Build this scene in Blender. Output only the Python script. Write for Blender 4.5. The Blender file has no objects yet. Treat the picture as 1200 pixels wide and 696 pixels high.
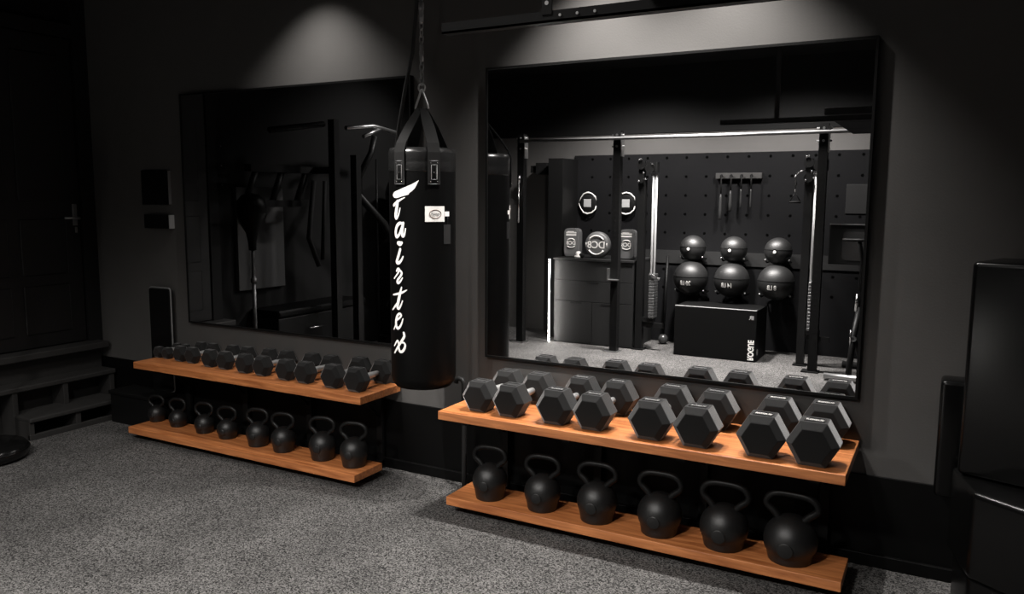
import bpy, bmesh, math, random
from mathutils import Vector, Matrix
random.seed(7)
PI = math.pi
SC = bpy.context.scene
COL = SC.collection

# ------------------------------------------------------------------ camera
cam_d = bpy.data.cameras.new('camera')
cam = bpy.data.objects.new('camera', cam_d)
COL.objects.link(cam)
SC.camera = cam
cam_d.sensor_fit = 'HORIZONTAL'
cam_d.sensor_width = 36.0
cam_d.lens = 937.7 / 1200 * 36.0
cam_d.clip_start = 0.02
YAW, PIT, ROLL = .4992, .1229, .0063
_f = Vector((-math.sin(YAW) * math.cos(PIT), math.cos(YAW) * math.cos(PIT), -math.sin(PIT)))
_r = Vector((math.cos(YAW), math.sin(YAW), 0))
_u = _r.cross(_f)
_r2 = _r * math.cos(ROLL) + _u * math.sin(ROLL)
_u2 = -_r * math.sin(ROLL) + _u * math.cos(ROLL)
cam.matrix_world = Matrix(((_r2.x, _u2.x, -_f.x, 2.128), (_r2.y, _u2.y, -_f.y, -3.638), (_r2.z, _u2.z, -_f.z, 1.560), (0, 0, 0, 1)))

# ------------------------------------------------------------------ world, lights, exposure
SC.view_settings.view_transform = 'Standard'
SC.view_settings.look = 'None'
SC.view_settings.gamma = 1
SC.view_settings.exposure = 0
SC.view_settings.use_curve_mapping = False
W = bpy.data.worlds.new('world'); SC.world = W
W.use_nodes = True
W.node_tree.nodes['Background'].inputs[0].default_value = (.55, .55, .6, 1)
W.node_tree.nodes['Background'].inputs[1].default_value = 0.004

def spot(name, loc, to, power, angle, blend=.6, size=.05, col=(1, .96, .92)):
    d = bpy.data.lights.new(name, 'SPOT')
    d.energy = power; d.spot_size = math.radians(angle); d.spot_blend = blend
    d.shadow_soft_size = size; d.color = col
    o = bpy.data.objects.new(name, d); COL.objects.link(o)
    o.location = loc
    o.rotation_euler = (Vector(to) - Vector(loc)).to_track_quat('-Z', 'Y').to_euler()
    return o
# ceiling downlights along the mirror wall
spot('spot_lamp', (-1.08, -.34, 2.93), (-1.12, -.30, 0), 80, 102, 1.0, .02)
spot('spot_lamp', (.64, -.35, 2.93), (.66, -.31, 0), 265, 94, 1.0, .02)
spot('spot_lamp', (1.22, -.35, 2.93), (1.18, -.31, 0), 235, 94, 1.0, .02)
# narrow spot added to brighten the bag's lettering
spot('spot_lamp', (-.72, -1.5, 2.93), (-.2, -.31, 1.22), 330, 27, .6, .03)
# area fills added over mid-room for front light and mirrored sheen
def fill_light(loc, sx, sy, power, spread):
    d = bpy.data.lights.new('area_fill', 'AREA'); d.shape = 'RECTANGLE'; d.size = sx; d.size_y = sy
    d.energy = power; d.color = (1, .96, .92); d.spread = math.radians(spread)
    o = bpy.data.objects.new('area_fill', d); COL.objects.link(o); o.location = loc
fill_light((-1.15, -2.3, 2.95), 1.2, .3, 12, 125)
fill_light((.55, -2.3, 2.95), 1.2, .3, 16, 125)
# downlights in front of the far wall
spot('spot_lamp', (-.75, -3.85, 2.93), (-.75, -3.95, 0), 320, 148, .6, .1)
spot('spot_lamp', (.75, -3.85, 2.93), (.75, -3.95, 0), 320, 148, .6, .1)
spot('spot_lamp', (0, -3.70, 2.93), (0, -3.75, 0), 1250, 80, .8, .1)
spot('spot_lamp', (-1.9, -3.3, 2.93), (-3.3, -3.0, 1.2), 90, 96, .8, .05)  # added spot that lifts the left wall behind the dark shapes

# ------------------------------------------------------------------ materials
def mat(name, col, rough=.5, metal=0.0, spec=.5, coat=0, emit=None, es=0, noise=0, nscale=40, bump=0, bscale=200):
    m = bpy.data.materials.new(name); m.use_nodes = True
    nt = m.node_tree; b = nt.nodes['Principled BSDF']
    b.inputs['Base Color'].default_value = (*col, 1)
    b.inputs['Roughness'].default_value = rough
    b.inputs['Metallic'].default_value = metal
    b.inputs['Specular IOR Level'].default_value = spec
    b.inputs['Coat Weight'].default_value = coat
    b.inputs['Coat Roughness'].default_value = .25
    if emit:
        b.inputs['Emission Color'].default_value = (*emit, 1)
        b.inputs['Emission Strength'].default_value = es
    if noise or bump:
        tc = nt.nodes.new('ShaderNodeTexCoord')
    if noise:
        n = nt.nodes.new('ShaderNodeTexNoise'); n.inputs['Scale'].default_value = nscale; n.inputs['Detail'].default_value = 4
        r = nt.nodes.new('ShaderNodeMapRange')
        r.inputs['To Min'].default_value = 1 - noise; r.inputs['To Max'].default_value = 1 + noise
        x = nt.nodes.new('ShaderNodeMix'); x.data_type = 'RGBA'; x.blend_type = 'MULTIPLY'; x.inputs[0].default_value = 1
        nt.links.new(tc.outputs['Object'], n.inputs['Vector']); nt.links.new(n.outputs['Fac'], r.inputs[0])
        x.inputs[6].default_value = (*col, 1)
        nt.links.new(r.outputs[0], x.inputs[7]); nt.links.new(x.outputs[2], b.inputs['Base Color'])
    if bump:
        n = nt.nodes.new('ShaderNodeTexNoise'); n.inputs['Scale'].default_value = bscale; n.inputs['Detail'].default_value = 3
        bp = nt.nodes.new('ShaderNodeBump'); bp.inputs['Strength'].default_value = bump; bp.inputs['Distance'].default_value = .002
        nt.links.new(tc.outputs['Object'], n.inputs['Vector']); nt.links.new(n.outputs['Fac'], bp.inputs['Height'])
        nt.links.new(bp.outputs[0], b.inputs['Normal'])
    return m

def wood_mat():
    m = mat('oiled_pine', (.5, .16, .04), .42, coat=.35)
    nt = m.node_tree; b = nt.nodes['Principled BSDF']
    tc = nt.nodes.new('ShaderNodeTexCoord'); mp = nt.nodes.new('ShaderNodeMapping')
    mp.inputs['Scale'].default_value = (1.2, 14, 14)
    n = nt.nodes.new('ShaderNodeTexNoise'); n.inputs['Scale'].default_value = 3.5; n.inputs['Detail'].default_value = 6; n.inputs['Distortion'].default_value = .6
    r = nt.nodes.new('ShaderNodeValToRGB')
    r.color_ramp.elements[0].position = .3; r.color_ramp.elements[0].color = (.34, .105, .03, 1)
    r.color_ramp.elements[1].position = .7; r.color_ramp.elements[1].color = (.66, .25, .085, 1)
    nt.links.new(tc.outputs['Object'], mp.inputs[0]); nt.links.new(mp.outputs[0], n.inputs['Vector'])
    nt.links.new(n.outputs['Fac'], r.inputs[0]); nt.links.new(r.outputs[0], b.inputs['Base Color'])
    return m

def carpet_mat():
    m = mat('speckled_grey_carpet', (.15, .15, .15), .9, spec=.2)
    nt = m.node_tree; b = nt.nodes['Principled BSDF']
    tc = nt.nodes.new('ShaderNodeTexCoord')
    n = nt.nodes.new('ShaderNodeTexVoronoi'); n.inputs['Scale'].default_value = 190
    r = nt.nodes.new('ShaderNodeValToRGB')
    r.color_ramp.elements[0].position = .1; r.color_ramp.elements[0].color = (.007, .0068, .0065, 1)
    r.color_ramp.elements[1].position = .95; r.color_ramp.elements[1].color = (.155, .15, .146, 1)
    n2 = nt.nodes.new('ShaderNodeTexNoise'); n2.inputs['Scale'].default_value = 2.2; n2.inputs['Detail'].default_value = 2
    r2 = nt.nodes.new('ShaderNodeMapRange'); r2.inputs['From Min'].default_value = .3; r2.inputs['From Max'].default_value = .7
    r2.inputs['To Min'].default_value = .75; r2.inputs['To Max'].default_value = 1.2
    x = nt.nodes.new('ShaderNodeMix'); x.data_type = 'RGBA'; x.blend_type = 'MULTIPLY'; x.inputs[0].default_value = 1
    for q in (n, n2): nt.links.new(tc.outputs['Object'], q.inputs['Vector'])
    sc_ = nt.nodes.new('ShaderNodeSeparateColor'); nt.links.new(n.outputs['Color'], sc_.inputs[0]); nt.links.new(sc_.outputs[0], r.inputs[0]); nt.links.new(n2.outputs['Fac'], r2.inputs[0])
    nt.links.new(r.outputs[0], x.inputs[6]); nt.links.new(r2.outputs[0], x.inputs[7]); nt.links.new(x.outputs[2], b.inputs['Base Color'])
    bp = nt.nodes.new('ShaderNodeBump'); bp.inputs['Strength'].default_value = .15; bp.inputs['Distance'].default_value = .002
    nt.links.new(n.outputs['Distance'], bp.inputs['Height']); nt.links.new(bp.outputs[0], b.inputs['Normal'])
    return m

WALL = mat('dark_grey_wall_paint', (.092, .089, .086), .8, spec=.08, noise=.08, nscale=6, bump=.25, bscale=120)
WALLB = mat('matt_black_wall_paint', (.014, .014, .014), .9, spec=.05)
CEIL = mat('matt_black_ceiling_paint', (.012, .012, .012), .9, spec=.1)
LEDGE = mat('black_gloss_trim_paint', (.003, .003, .003), .45, spec=.12)
PANEL = mat('dark_grey_wall_panel', (.011, .011, .0115), .9, spec=.0, noise=.1, nscale=3)
CARPET = carpet_mat()
WOOD = wood_mat()
RUB = mat('black_rubber', (.014, .014, .014), .75, spec=.06, bump=.2, bscale=400)
_b = RUB.node_tree.nodes['Principled BSDF']      # sheen lifts grazing facets, painting in the lit dumbbell tops
_b.inputs['Sheen Weight'].default_value = .7; _b.inputs['Sheen Roughness'].default_value = .35; _b.inputs['Sheen Tint'].default_value = (.8, .8, .8, 1)
RUBD = mat('dull_black_rubber', (.008, .008, .008), .7, spec=.1)
IRON = mat('black_powder_coat_iron', (.008, .008, .008), .42, bump=.25, bscale=500)
IRONH = mat('satin_black_iron', (.005, .005, .005), .45, spec=.25)
CHROME = mat('chrome', (.75, .75, .75), .18, 1)
HCHR = mat('brushed_chrome_handle', (.62, .62, .62), .36, .7)
DSTEEL = mat('dark_steel', (.12, .12, .12), .35, .8)
STEEL = mat('satin_steel', (.5, .5, .5), .35, 1)
BLK = mat('black_steel', (.006, .006, .006), .45, spec=.15)
BLKG = mat('gloss_black', (.005, .005, .005), .2, spec=.4)
LEATH = mat('black_leather', (.0025, .0025, .0025), .38, spec=.1, bump=.3, bscale=60)
CHAIRM = mat('black_vinyl', (.002, .002, .002), .24, spec=.28)
STRAP = mat('black_webbing', (.012, .012, .012), .85, spec=.1)
WHITE = mat('white_print', (.85, .83, .8), .5)
GREYP = mat('grey_print', (.35, .35, .35), .5)
MIRROR = mat('mirror_silver', (.86, .86, .87), 0.0, 1)
DOORM = mat('black_painted_door', (.006, .0055, .0055), .5)
STAIR = mat('dark_stained_tread', (.022, .021, .020), .65, noise=.2, nscale=20)
GREY = mat('mid_grey_plastic', (.16, .16, .16), .5)
PADG = mat('grey_vinyl_pad', (.12, .12, .12), .45)
CAB = mat('dark_grey_laminate', (.016, .016, .016), .5, spec=.15)
LED = mat('lit_led_strip', (1, 1, 1), .5, emit=(1, .96, .9), es=150)
LABELW = mat('silver_label', (.5, .5, .5), .35, .3)
TANP = mat('pale_grey_board', (.035, .035, .035), .6)

# ------------------------------------------------------------------ mesh helpers
def bx(bm, x0, x1, y0, y1, z0, z1, mi=0, bev=0, seg=2):
    vs = [bm.verts.new(p) for p in ((x0, y0, z0), (x1, y0, z0), (x1, y1, z0), (x0, y1, z0), (x0, y0, z1), (x1, y0, z1), (x1, y1, z1), (x0, y1, z1))]
    fs = [bm.faces.new([vs[i] for i in q]) for q in ((3, 2, 1, 0), (4, 5, 6, 7), (0, 1, 5, 4), (1, 2, 6, 5), (2, 3, 7, 6), (3, 0, 4, 7))]
    for f in fs: f.material_index = mi
    if bev:
        es = set(e for f in fs for e in f.edges)
        r = bmesh.ops.bevel(bm, geom=list(es), offset=bev, segments=seg, affect='EDGES', profile=.5)
        for f in r['faces']: f.material_index = mi
    return vs

def basis(d):
    d = d.normalized()
    a = Vector((0, 0, 1)) if abs(d.z) < .9 else Vector((1, 0, 0))
    u = d.cross(a).normalized(); v = d.cross(u).normalized()
    return u, v

def tube(bm, pts, r, n=10, mi=0, cap=True, smooth=True, closed=False):
    pts = [Vector(p) for p in pts]
    rs = r if isinstance(r, (list, tuple)) else [r] * len(pts)
    rings = []
    u = None
    N = len(pts)
    for i, p in enumerate(pts):
        if closed: d = pts[(i + 1) % N] - pts[i - 1]
        else: d = (pts[min(i + 1, N - 1)] - pts[max(i - 1, 0)])
        d.normalize()
        if u is None: u, v = basis(d)
        else:
            u = (u - d * u.dot(d)).normalized(); v = d.cross(u).normalized()
        rings.append([bm.verts.new(p + (u * math.cos(2 * PI * k / n) + v * math.sin(2 * PI * k / n)) * rs[i]) for k in range(n)])
    rng = range(N) if closed else range(N - 1)
    for i in rng:
        A, B = rings[i], rings[(i + 1) % N]
        for k in range(n):
            f = bm.faces.new((A[k], A[(k + 1) % n], B[(k + 1) % n], B[k])); f.smooth = smooth; f.material_index = mi
    if cap and not closed:
        for q in (list(reversed(rings[0])), rings[-1]):
            f = bm.faces.new(q); f.material_index = mi

def lathe(bm, prof, c=(0, 0, 0), n=28, mi=0, axis='Z', smooth=True):
    """prof: list of (radius, height)"""
    rings = []
    for r, h in prof:
        ring = []
        for k in range(n):
            a = 2 * PI * k / n
            x, y = r * math.cos(a), r * math.sin(a)
            p = (x, y, h) if axis == 'Z' else ((x, h, y) if axis == 'Y' else (h, x, y))
            ring.append(bm.verts.new((c[0] + p[0], c[1] + p[1], c[2] + p[2])))
        rings.append(ring)
    for A, B in zip(rings, rings[1:]):
        for k in range(n):
            f = bm.faces.new((A[k], A[(k + 1) % n], B[(k + 1) % n], B[k])); f.smooth = smooth; f.material_index = mi
    for q in (rings[0], rings[-1]):
        f = bm.faces.new(q); f.material_index = mi

def sph(bm, c, r, n=24, mi=0, sz=1.0):
    prof = [(max(1e-4, r * math.sin(PI * i / 16)), -r * sz * math.cos(PI * i / 16)) for i in range(17)]
    lathe(bm, prof, c, n, mi)

def prism(bm, poly, y0, y1, mi=0):
    """poly in (x,z), extruded along y"""
    a = [bm.verts.new((x, y0, z)) for x, z in poly]; b = [bm.verts.new((x, y1, z)) for x, z in poly]
    n = len(poly)
    bm.faces.new(a).material_index = mi; bm.faces.new(list(reversed(b))).material_index = mi
    for i in range(n):
        bm.faces.new((a[i], b[i], b[(i + 1) % n], a[(i + 1) % n])).material_index = mi

def obj(name, bm, mats, parent=None, label=None):
    bmesh.ops.recalc_face_normals(bm, faces=bm.faces)
    me = bpy.data.meshes.new(name); bm.to_mesh(me); bm.free()
    for m in (mats if isinstance(mats, (list, tuple)) else [mats]): me.materials.append(m)
    o = bpy.data.objects.new(name, me); COL.objects.link(o)
    if parent is not None:
        o.parent = parent
    if label: o['label'] = label
    return o

def tag(o, label, cat, group=None):
    o['label'] = label; o['category'] = cat
    if group: o['group'] = group
    return o

def thing(name, label, cat, loc=(0, 0, 0), rz=0, group=None):
    o = bpy.data.objects.new(name, None); COL.objects.link(o)
    o.location = loc; o.rotation_euler = (0, 0, rz); o.empty_display_size = .05
    return tag(o, label, cat, group)

def struct(name, bm, m, parent=None):
    o = obj(name, bm, m, parent)
    if parent is None: o['kind'] = 'structure'
    return o

def B(): return bmesh.new()

def text_mesh(name, body, size, mat_, parent, mtx, ext=.0006, sx=1.0, bold=0.0, ball=None):
    cu = bpy.data.curves.new(name, 'FONT'); cu.body = body; cu.size = size; cu.extrude = ext
    cu.align_x = 'CENTER'; cu.align_y = 'CENTER'; cu.offset = bold
    o = bpy.data.objects.new(name, cu); COL.objects.link(o)
    bpy.context.view_layer.update()
    me = bpy.data.meshes.new_from_object(o.evaluated_get(bpy.context.evaluated_depsgraph_get()))
    bpy.data.objects.remove(o); bpy.data.curves.remove(cu)
    me.transform(Matrix.Diagonal((sx, 1, 1, 1)))
    me.transform(mtx)
    if ball:                                   # wrap the print onto the ball's surface
        for v in me.vertices:
            d = v.co - Vector((0, 0, ball)); v.co = Vector((0, 0, ball)) + d.normalized() * (ball + .0015)
    me.materials.clear(); me.materials.append(mat_)
    q = bpy.data.objects.new(name, me); COL.objects.link(q); q.parent = parent
    return q

def M_(loc, right, up):
    r = Vector(right).normalized(); u = Vector(up).normalized(); n = r.cross(u)
    return Matrix(((r.x, u.x, n.x, loc[0]), (r.y, u.y, n.y, loc[1]), (r.z, u.z, n.z, loc[2]), (0, 0, 0, 1)))

def copy_tree(o, parent=None, kids={}):
    c = o.copy(); COL.objects.link(c)
    if parent is not None: c.parent = parent
    for ch in [k for k in bpy.data.objects if k.parent == o]:
        copy_tree(ch, c)
    return c

# ------------------------------------------------------------------ room shell
XL, XR, YB, YF, ZC = -3.31, 3.4, -4.92, .0, 2.98
b = B(); bx(b, XL - .1, XR + .1, YB - .1, YF + .1, -.1, 0); struct('floor', b, CARPET)
b = B(); bx(b, XL - .1, XR + .1, YB - .1, YF + .1, ZC, ZC + .1); struct('ceiling', b, CEIL)
b = B(); bx(b, XL - .1, XR + .1, YF, YF + .1, 0, ZC); struct('wall_front', b, WALL)
b = B(); bx(b, XL - .1, XR + .1, YB - .1, YB, 0, ZC); struct('wall_back', b, WALL)
b = B(); bx(b, XL - .1, XL, YB, YF, 0, ZC); struct('wall_left', b, WALLB)
b = B(); bx(b, XR, XR + .1, YB, YF, 0, ZC); struct('wall_right', b, WALLB)
b = B(); bx(b, XL, XR, -.012, YF, 0, .395, bev=.002); struct('trim_1', b, LEDGE)          # low black stem wall
b = B(); bx(b, XL, XR, -.032, -.012, 0, .056, bev=.003); struct('baseboard_front', b, LEDGE)
b = B(); bx(b, XL, XR, YB, YB + .012, 2.27, ZC); struct('unlit_band', b, CEIL)                # black band painting in the unlit upper far wall

# ------------------------------------------------------------------ door on the left wall with its casing and threshold
b = B()
bx(b, XL, XL + .03, -1.06, -.115, .53, 2.62)
for z0, z1 in ((.62, .95), (1.02, 1.40), (1.52, 2.5)):
    for y0, y1 in ((-.97, -.62), (-.54, -.22)):
        bx(b, XL + .03, XL + .038, y0, y1, z0, z1, bev=.006, seg=1)
dr = struct('door_1', b, DOORM)
b = B()
tube(b, [(XL + .03, -.15, 1.40), (XL + .085, -.15, 1.40), (XL + .09, -.165, 1.405), (XL + .09, -.26, 1.405)], .008, 8)
bx(b, XL + .03, XL + .038, -.168, -.135, 1.35, 1.50, bev=.003)
bx(b, XL + .038, XL + .043, -.160, -.142, 1.30, 1.34, bev=.002)
hd = obj('door_handle', b, STEEL, dr)
b = B()
bx(b, XL, XL + .045, -.10, .012, .50, 2.98); bx(b, XL, XL + .04, -1.17, -1.07, .50, 2.72); bx(b, XL, XL + .04, -1.07, -.10, 2.63, 2.72)
struct('trim_3', b, mat('door_casing_paint', (.014, .014, .014), .7, spec=.1))
b = B(); bx(b, XL, XL + .16, -1.2, -.03, .475, .52, bev=.006); bx(b, XL, XL + .06, -1.2, -.03, 0, .475)
struct('trim_4', b, STAIR)

# steps up to the door
st = thing('entry_steps', 'two black wooden steps with open risers below the left door', 'steps', (-3.1, -.5, 0))
P = st.location
def L(bm_fn, name, m, parent, label=None):
    bm = B(); bm_fn(bm); bmesh.ops.translate(bm, vec=-parent.location, verts=bm.verts); return obj(name, bm, m, parent, label)
L(lambda q: bx(q, -3.20, -2.93, -.755, -.09, .115, .145, bev=.008), 'tread', STAIR, st)
L(lambda q: bx(q, -3.26, -3.09, -1.22, -.03, .29, .325, bev=.008), 'tread', STAIR, st)
L(lambda q: bx(q, -2.965, -2.94, -.755, -.09, 0, .035, bev=.003), 'base_rail', STAIR, st)
for y in (-.755, -.44, -.13):
    L(lambda q: bx(q, -3.2, -2.945, y, y + .035, 0, .118, bev=.003), 'support', STAIR, st)
for y in (-1.2, -.76, -.42, -.075):
    L(lambda q: bx(q, -3.24, -3.10, y, y + .035, 0, .292, bev=.003), 'support', STAIR, st)

# ------------------------------------------------------------------ mirrors
def mirror(x0, z0, w, h, label):
    t = thing('wall_mirror', label, 'mirror', (x0 + w / 2, YF, z0))
    c = t.location
    b = B(); bx(b, -w / 2 + .008, w / 2 - .008, -.028, -.023, .008, h - .008); obj('mirror_glass', b, MIRROR, t)
    b = B()
    f = .011
    for a in ((-w / 2, w / 2, 0, f), (-w / 2, w / 2, h - f, h), (-w / 2, -w / 2 + f, f, h - f), (w / 2 - f, w / 2, f, h - f)):
        bx(b, a[0], a[1], -.032, -.001, a[2], a[3])
    bx(b, -w / 2 + f, w / 2 - f, -.022, -.006, f, h - f)
    obj('mirror_frame', b, BLK, t)
    return t
mirror(-2.30, .722, 1.83, 1.49, 'large black-framed wall mirror behind the left rack, dark reflection')
mirror(0, .722, 1.83, 1.495, 'large black-framed wall mirror above the right rack, reflecting the weight rig')

# ------------------------------------------------------------------ shelf units
def shelf_unit(label, x0, x1, zt, yf, split, zl, yl0, yl1, th=.042, side_post=None):
    t = thing('dumbbell_rack', label, 'rack', ((x0 + x1) / 2, -.2, 0))
    L(lambda q: bx(q, x0, x1, yf, split - .0015, zt - th, zt, bev=.003), 'front_plank', WOOD, t)
    L(lambda q: bx(q, x0, x1, split + .0015, -.006, zt - th, zt, bev=.003), 'rear_plank', WOOD, t)
    L(lambda q: bx(q, x0, x1, yl0, yl1, zl - th, zl, bev=.003), 'lower_plank', WOOD, t)
    n = 4
    for i in range(n):
        x = x0 + .12 + (x1 - x0 - .24) * i / (n - 1)
        def br(q):
            bx(q, x - .02, x + .02, -.055, -.033, .0, zt - th, bev=.002)
            bx(q, x - .02, x + .02, yf + .06, -.034, zt - th - .03, zt - th)
            bx(q, x - .02, x + .02, yl0 + .05, -.034, max(.0, zl - th - .03), zl - th)
            tube(q, [(x, -.045, zt - th - .16), (x, yf + .16, zt - th - .02)], .008, 6)
        L(br, 'bracket', BLK, t)
    return t
shelf_unit('left rack of two orange wooden shelves under the dark mirror', -2.43, -.575, .50, -.365, -.162, .087, -.425, -.185)
shelf_unit('right rack of two orange wooden shelves under the bright mirror', .015, 1.845, .539, -.503, -.232, .087, -.435, -.19)

# bent black bracket post on the wall between the racks
b = B()
tube(b, [(-.140, -.10, .578), (-.135, -.10, .597), (-.12, -.10, .604), (-.10, -.10, .600), (-.088, -.10, .58), (-.088, -.10, .50), (-.088, -.10, .1), (-.088, -.10, .0)], .014, 8)
tag(obj('hook_post', b, mat('grey_black_steel', (.022, .022, .022), .4, spec=.2)), 'thin dark steel post with a hooked top beside the right rack, behind the punching bag', 'post')

# ------------------------------------------------------------------ hex dumbbells
def head_bm(h, y0, y1):
    b = B(); R = h / math.sqrt(3); c = .18 * h
    rings = []
    for y, s in ((y0, .72), (y0 + c, 1), (y1 - c * .8, 1), (y1, .74)):
        ring = []
        for k in range(6):
            a = PI / 3 * k
            ring.append(b.verts.new((R * s * math.cos(a), y, h / 2 + R * s * math.sin(a))))
        rings.append(ring)
    for A_, B_ in zip(rings, rings[1:]):
        for k in range(6): b.faces.new((A_[k], A_[(k + 1) % 6], B_[(k + 1) % 6], B_[k]))
    b.faces.new(rings[0]); b.faces.new(rings[-1])
    bmesh.ops.bevel(b, geom=list(b.edges), offset=.0025, segments=2, affect='EDGES', profile=.5)
    for f in b.faces: f.smooth = False
    return b

def dumbbell(x, yf, yr, h, z, label, group, rz=0, plate=0, hl=None):
    """yf/yr: front and rear end in world y"""
    Ltot = yr - yf
    t = thing('hex_dumbbell', label, 'dumbbell', (x, (yf + yr) / 2, z), rz, group)
    hl = hl or Ltot * .32
    for s in (-1, 1):
        y0, y1 = (-Ltot / 2, -Ltot / 2 + hl) if s < 0 else (Ltot / 2 - hl, Ltot / 2)
        hb = head_bm(h, y0, y1)
        if s > 0: pass
        hd_ = obj('head', hb, RUB, t)
        if plate:
            yc = (y0 + y1) / 2; w = h * .44; d = hl * .36
            b = B()
            # raised rim around the embossed panel on the top facet
            for a in ((-w / 2, w / 2, yc - d / 2, yc - d / 2 + .004), (-w / 2, w / 2, yc + d / 2 - .004, yc + d / 2), (-w / 2, -w / 2 + .004, yc - d / 2, yc + d / 2), (w / 2 - .004, w / 2, yc - d / 2, yc + d / 2)):
                bx(b, a[0], a[1], a[2], a[3], h - .001, h + .0025)
            obj('panel_rim', b, RUB, hd_)
            if plate > 1:
                text_mesh('brand_print', 'ROGUE', d * .5, LABELW if plate == 2 else WHITE, hd_, M_((0, yc, h + .0008), (1, 0, 0), (0, 1, 0)), .0004, sx=w * .85 / (d * .5 * 3.35))
    b = B(); r = .0145 + h * .012
    ys = Ltot / 2 - hl * .9
    tube(b, [(0, -ys, h / 2), (0, -ys * .6, h / 2), (0, 0, h / 2), (0, ys * .6, h / 2), (0, ys, h / 2)], [r * .88, r, r * 1.12, r, r * .88], 14)
    obj('handle', b, HCHR, t)
    return t

ORD = ['first', 'second', 'third', 'fourth', 'fifth', 'sixth', 'seventh', 'eighth', 'ninth', 'tenth', 'eleventh', 'twelfth']
RD = [(.186, .146, -.455, -.045), (.360, .148, -.465, -.045), (.600, .158, -.475, -.045), (.785, .159, -.475, -.04), (1.054, .167, -.485, -.04), (1.256, .168, -.49, -.04), (1.520, .170, -.492, -.035), (1.716, .174, -.50, -.035)]
for i, (x, h, yf, yr) in enumerate(RD):
    dumbbell(x, yf + .01, yr, h, .539, f'{"big" if i > 3 else "medium"} black hex dumbbell, {ORD[i]} from the left of eight on the right upper shelf',
             'hex dumbbells on the right upper shelf', plate=(1 if i < 2 else 2 if i < 6 else 3))
LD = [(-2.41, .072, .17, -.205), (-2.325, .073, .17, -.205), (-2.185, .100, .20, -.222), (-2.070, .102, .20, -.225), (-1.885, .108, .225, -.248), (-1.748, .111, .225, -.252),
      (-1.568, .114, .25, -.265), (-1.418, .117, .25, -.268), (-1.216, .120, .275, -.285), (-1.066, .122, .275, -.288), (-.851, .131, .30, -.300), (-.683, .132, .30, -.303)]
for i, (x, h, Lg, yf) in enumerate(LD):
    dumbbell(x, yf - .005, yf + Lg + .02, h, .50, f'{"tiny" if i < 2 else "small" if i < 8 else "medium"} black hex dumbbell, {ORD[i]} from the left of twelve on the left upper shelf',
             'hex dumbbells on the left upper shelf', plate=(1 if i > 5 else 0), hl=Lg * .315)

# ------------------------------------------------------------------ kettlebells
def kettlebell(x, y, z, w, hb, ht, label, group, rz=0):
    t = thing('kettlebell', label, 'kettlebell', (x, y, z), rz, group)
    R = w / 2; zc = hb - R * .98
    prof = [(1e-4, 0), (R * .78, 0), (R * .81, .004), (R * .84, zc * .25), (R * .885, zc * .5)]
    a0 = -math.asin(min(.98, (zc - .006) / R)) if zc < R else -1.0
    a0 = -.36 if zc * .5 < zc - R * .3 else -.2
    for i in range(15):
        a = a0 + (PI / 2 - a0) * i / 14
        prof.append((max(1e-4, R * math.cos(a)), zc + R * .98 * math.sin(a)))
    b = B(); lathe(b, prof, n=36); obj('body', b, IRON, t)
    b = B()
    r = .0055 + w * .042
    ow = R * .93
    zt_ = ht - r
    pts = [(-R * .42, 0, zc + R * .72), (-R * .60, 0, zc + R * .98), (-ow * 1.0, 0, zc + R * 1.22), (-ow * 1.04, 0, zc + (zt_ - zc) * .80), (-ow * .86, 0, zt_ - .012), (-ow * .5, 0, zt_),
           (0, 0, zt_ + .001), (ow * .5, 0, zt_), (ow * .86, 0, zt_ - .012), (ow * 1.04, 0, zc + (zt_ - zc) * .80), (ow, 0, zc + R * 1.22), (R * .60, 0, zc + R * .98), (R * .42, 0, zc + R * .72)]
    # smooth the polyline (Chaikin)
    for _ in range(2):
        q = [pts[0]]
        for a, c in zip(pts, pts[1:]):
            q.append(tuple(a[i] * .75 + c[i] * .25 for i in range(3))); q.append(tuple(a[i] * .25 + c[i] * .75 for i in range(3)))
        q.append(pts[-1]); pts = q
    m_ = len(pts)
    rs = [r * (1.25 - .25 * min(1, min(i, m_ - 1 - i) / (m_ * .2))) for i in range(m_)]
    tube(b, pts, rs, 12); obj('handle', b, IRONH, t)
    b = B(); zz = zc - R * .12
    lathe(b, [(R * .30, -.004), (R * .30, 0.0), (R * .26, .0015), (1e-4, .0015)], c=(0, -R * .985, zz), n=20, axis='Y')
    bmesh.ops.scale(b, vec=(1, -1, 1), space=Matrix.Translation((0, R * .985, -zz)), verts=b.verts)
    obj('weight_badge', b, IRON, t)
    return t
RK = [(.226, .173, .175, .266), (.516, .175, .170, .266), (.795, .186, .182, .276), (1.093, .196, .184, .283), (1.378, .205, .186, .287), (1.650, .215, .190, .290)]
for i, (x, w, hb, ht) in enumerate(RK):
    kettlebell(x - .018, -.435 + .04 + w * .36, .087, w, hb, ht, f'black iron kettlebell, {ORD[i]} from the left of six on the right lower shelf', 'kettlebells on the right lower shelf', rz=.12 - .03 * i)
LK = [(-2.388, .115, .107, .176), (-2.168, .118, .108, .186), (-1.907, .125, .117, .196), (-1.694, .130, .119, .200), (-1.418, .142, .144, .228), (-1.210, .144, .145, .231), (-.914, .156, .158, .247), (-.684, .158, .161, .250)]
for i, (x, w, hb, ht) in enumerate(LK):
    kettlebell(x, -.425 + [.148, .135, .12, .11, .09, .085, .085, .08][i] + w * .33, .087, w, hb, ht, f'{"small" if i < 4 else "medium"} black iron kettlebell, {ORD[i]} from the left of eight on the left lower shelf', 'kettlebells on the left lower shelf', rz=.25)

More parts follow.
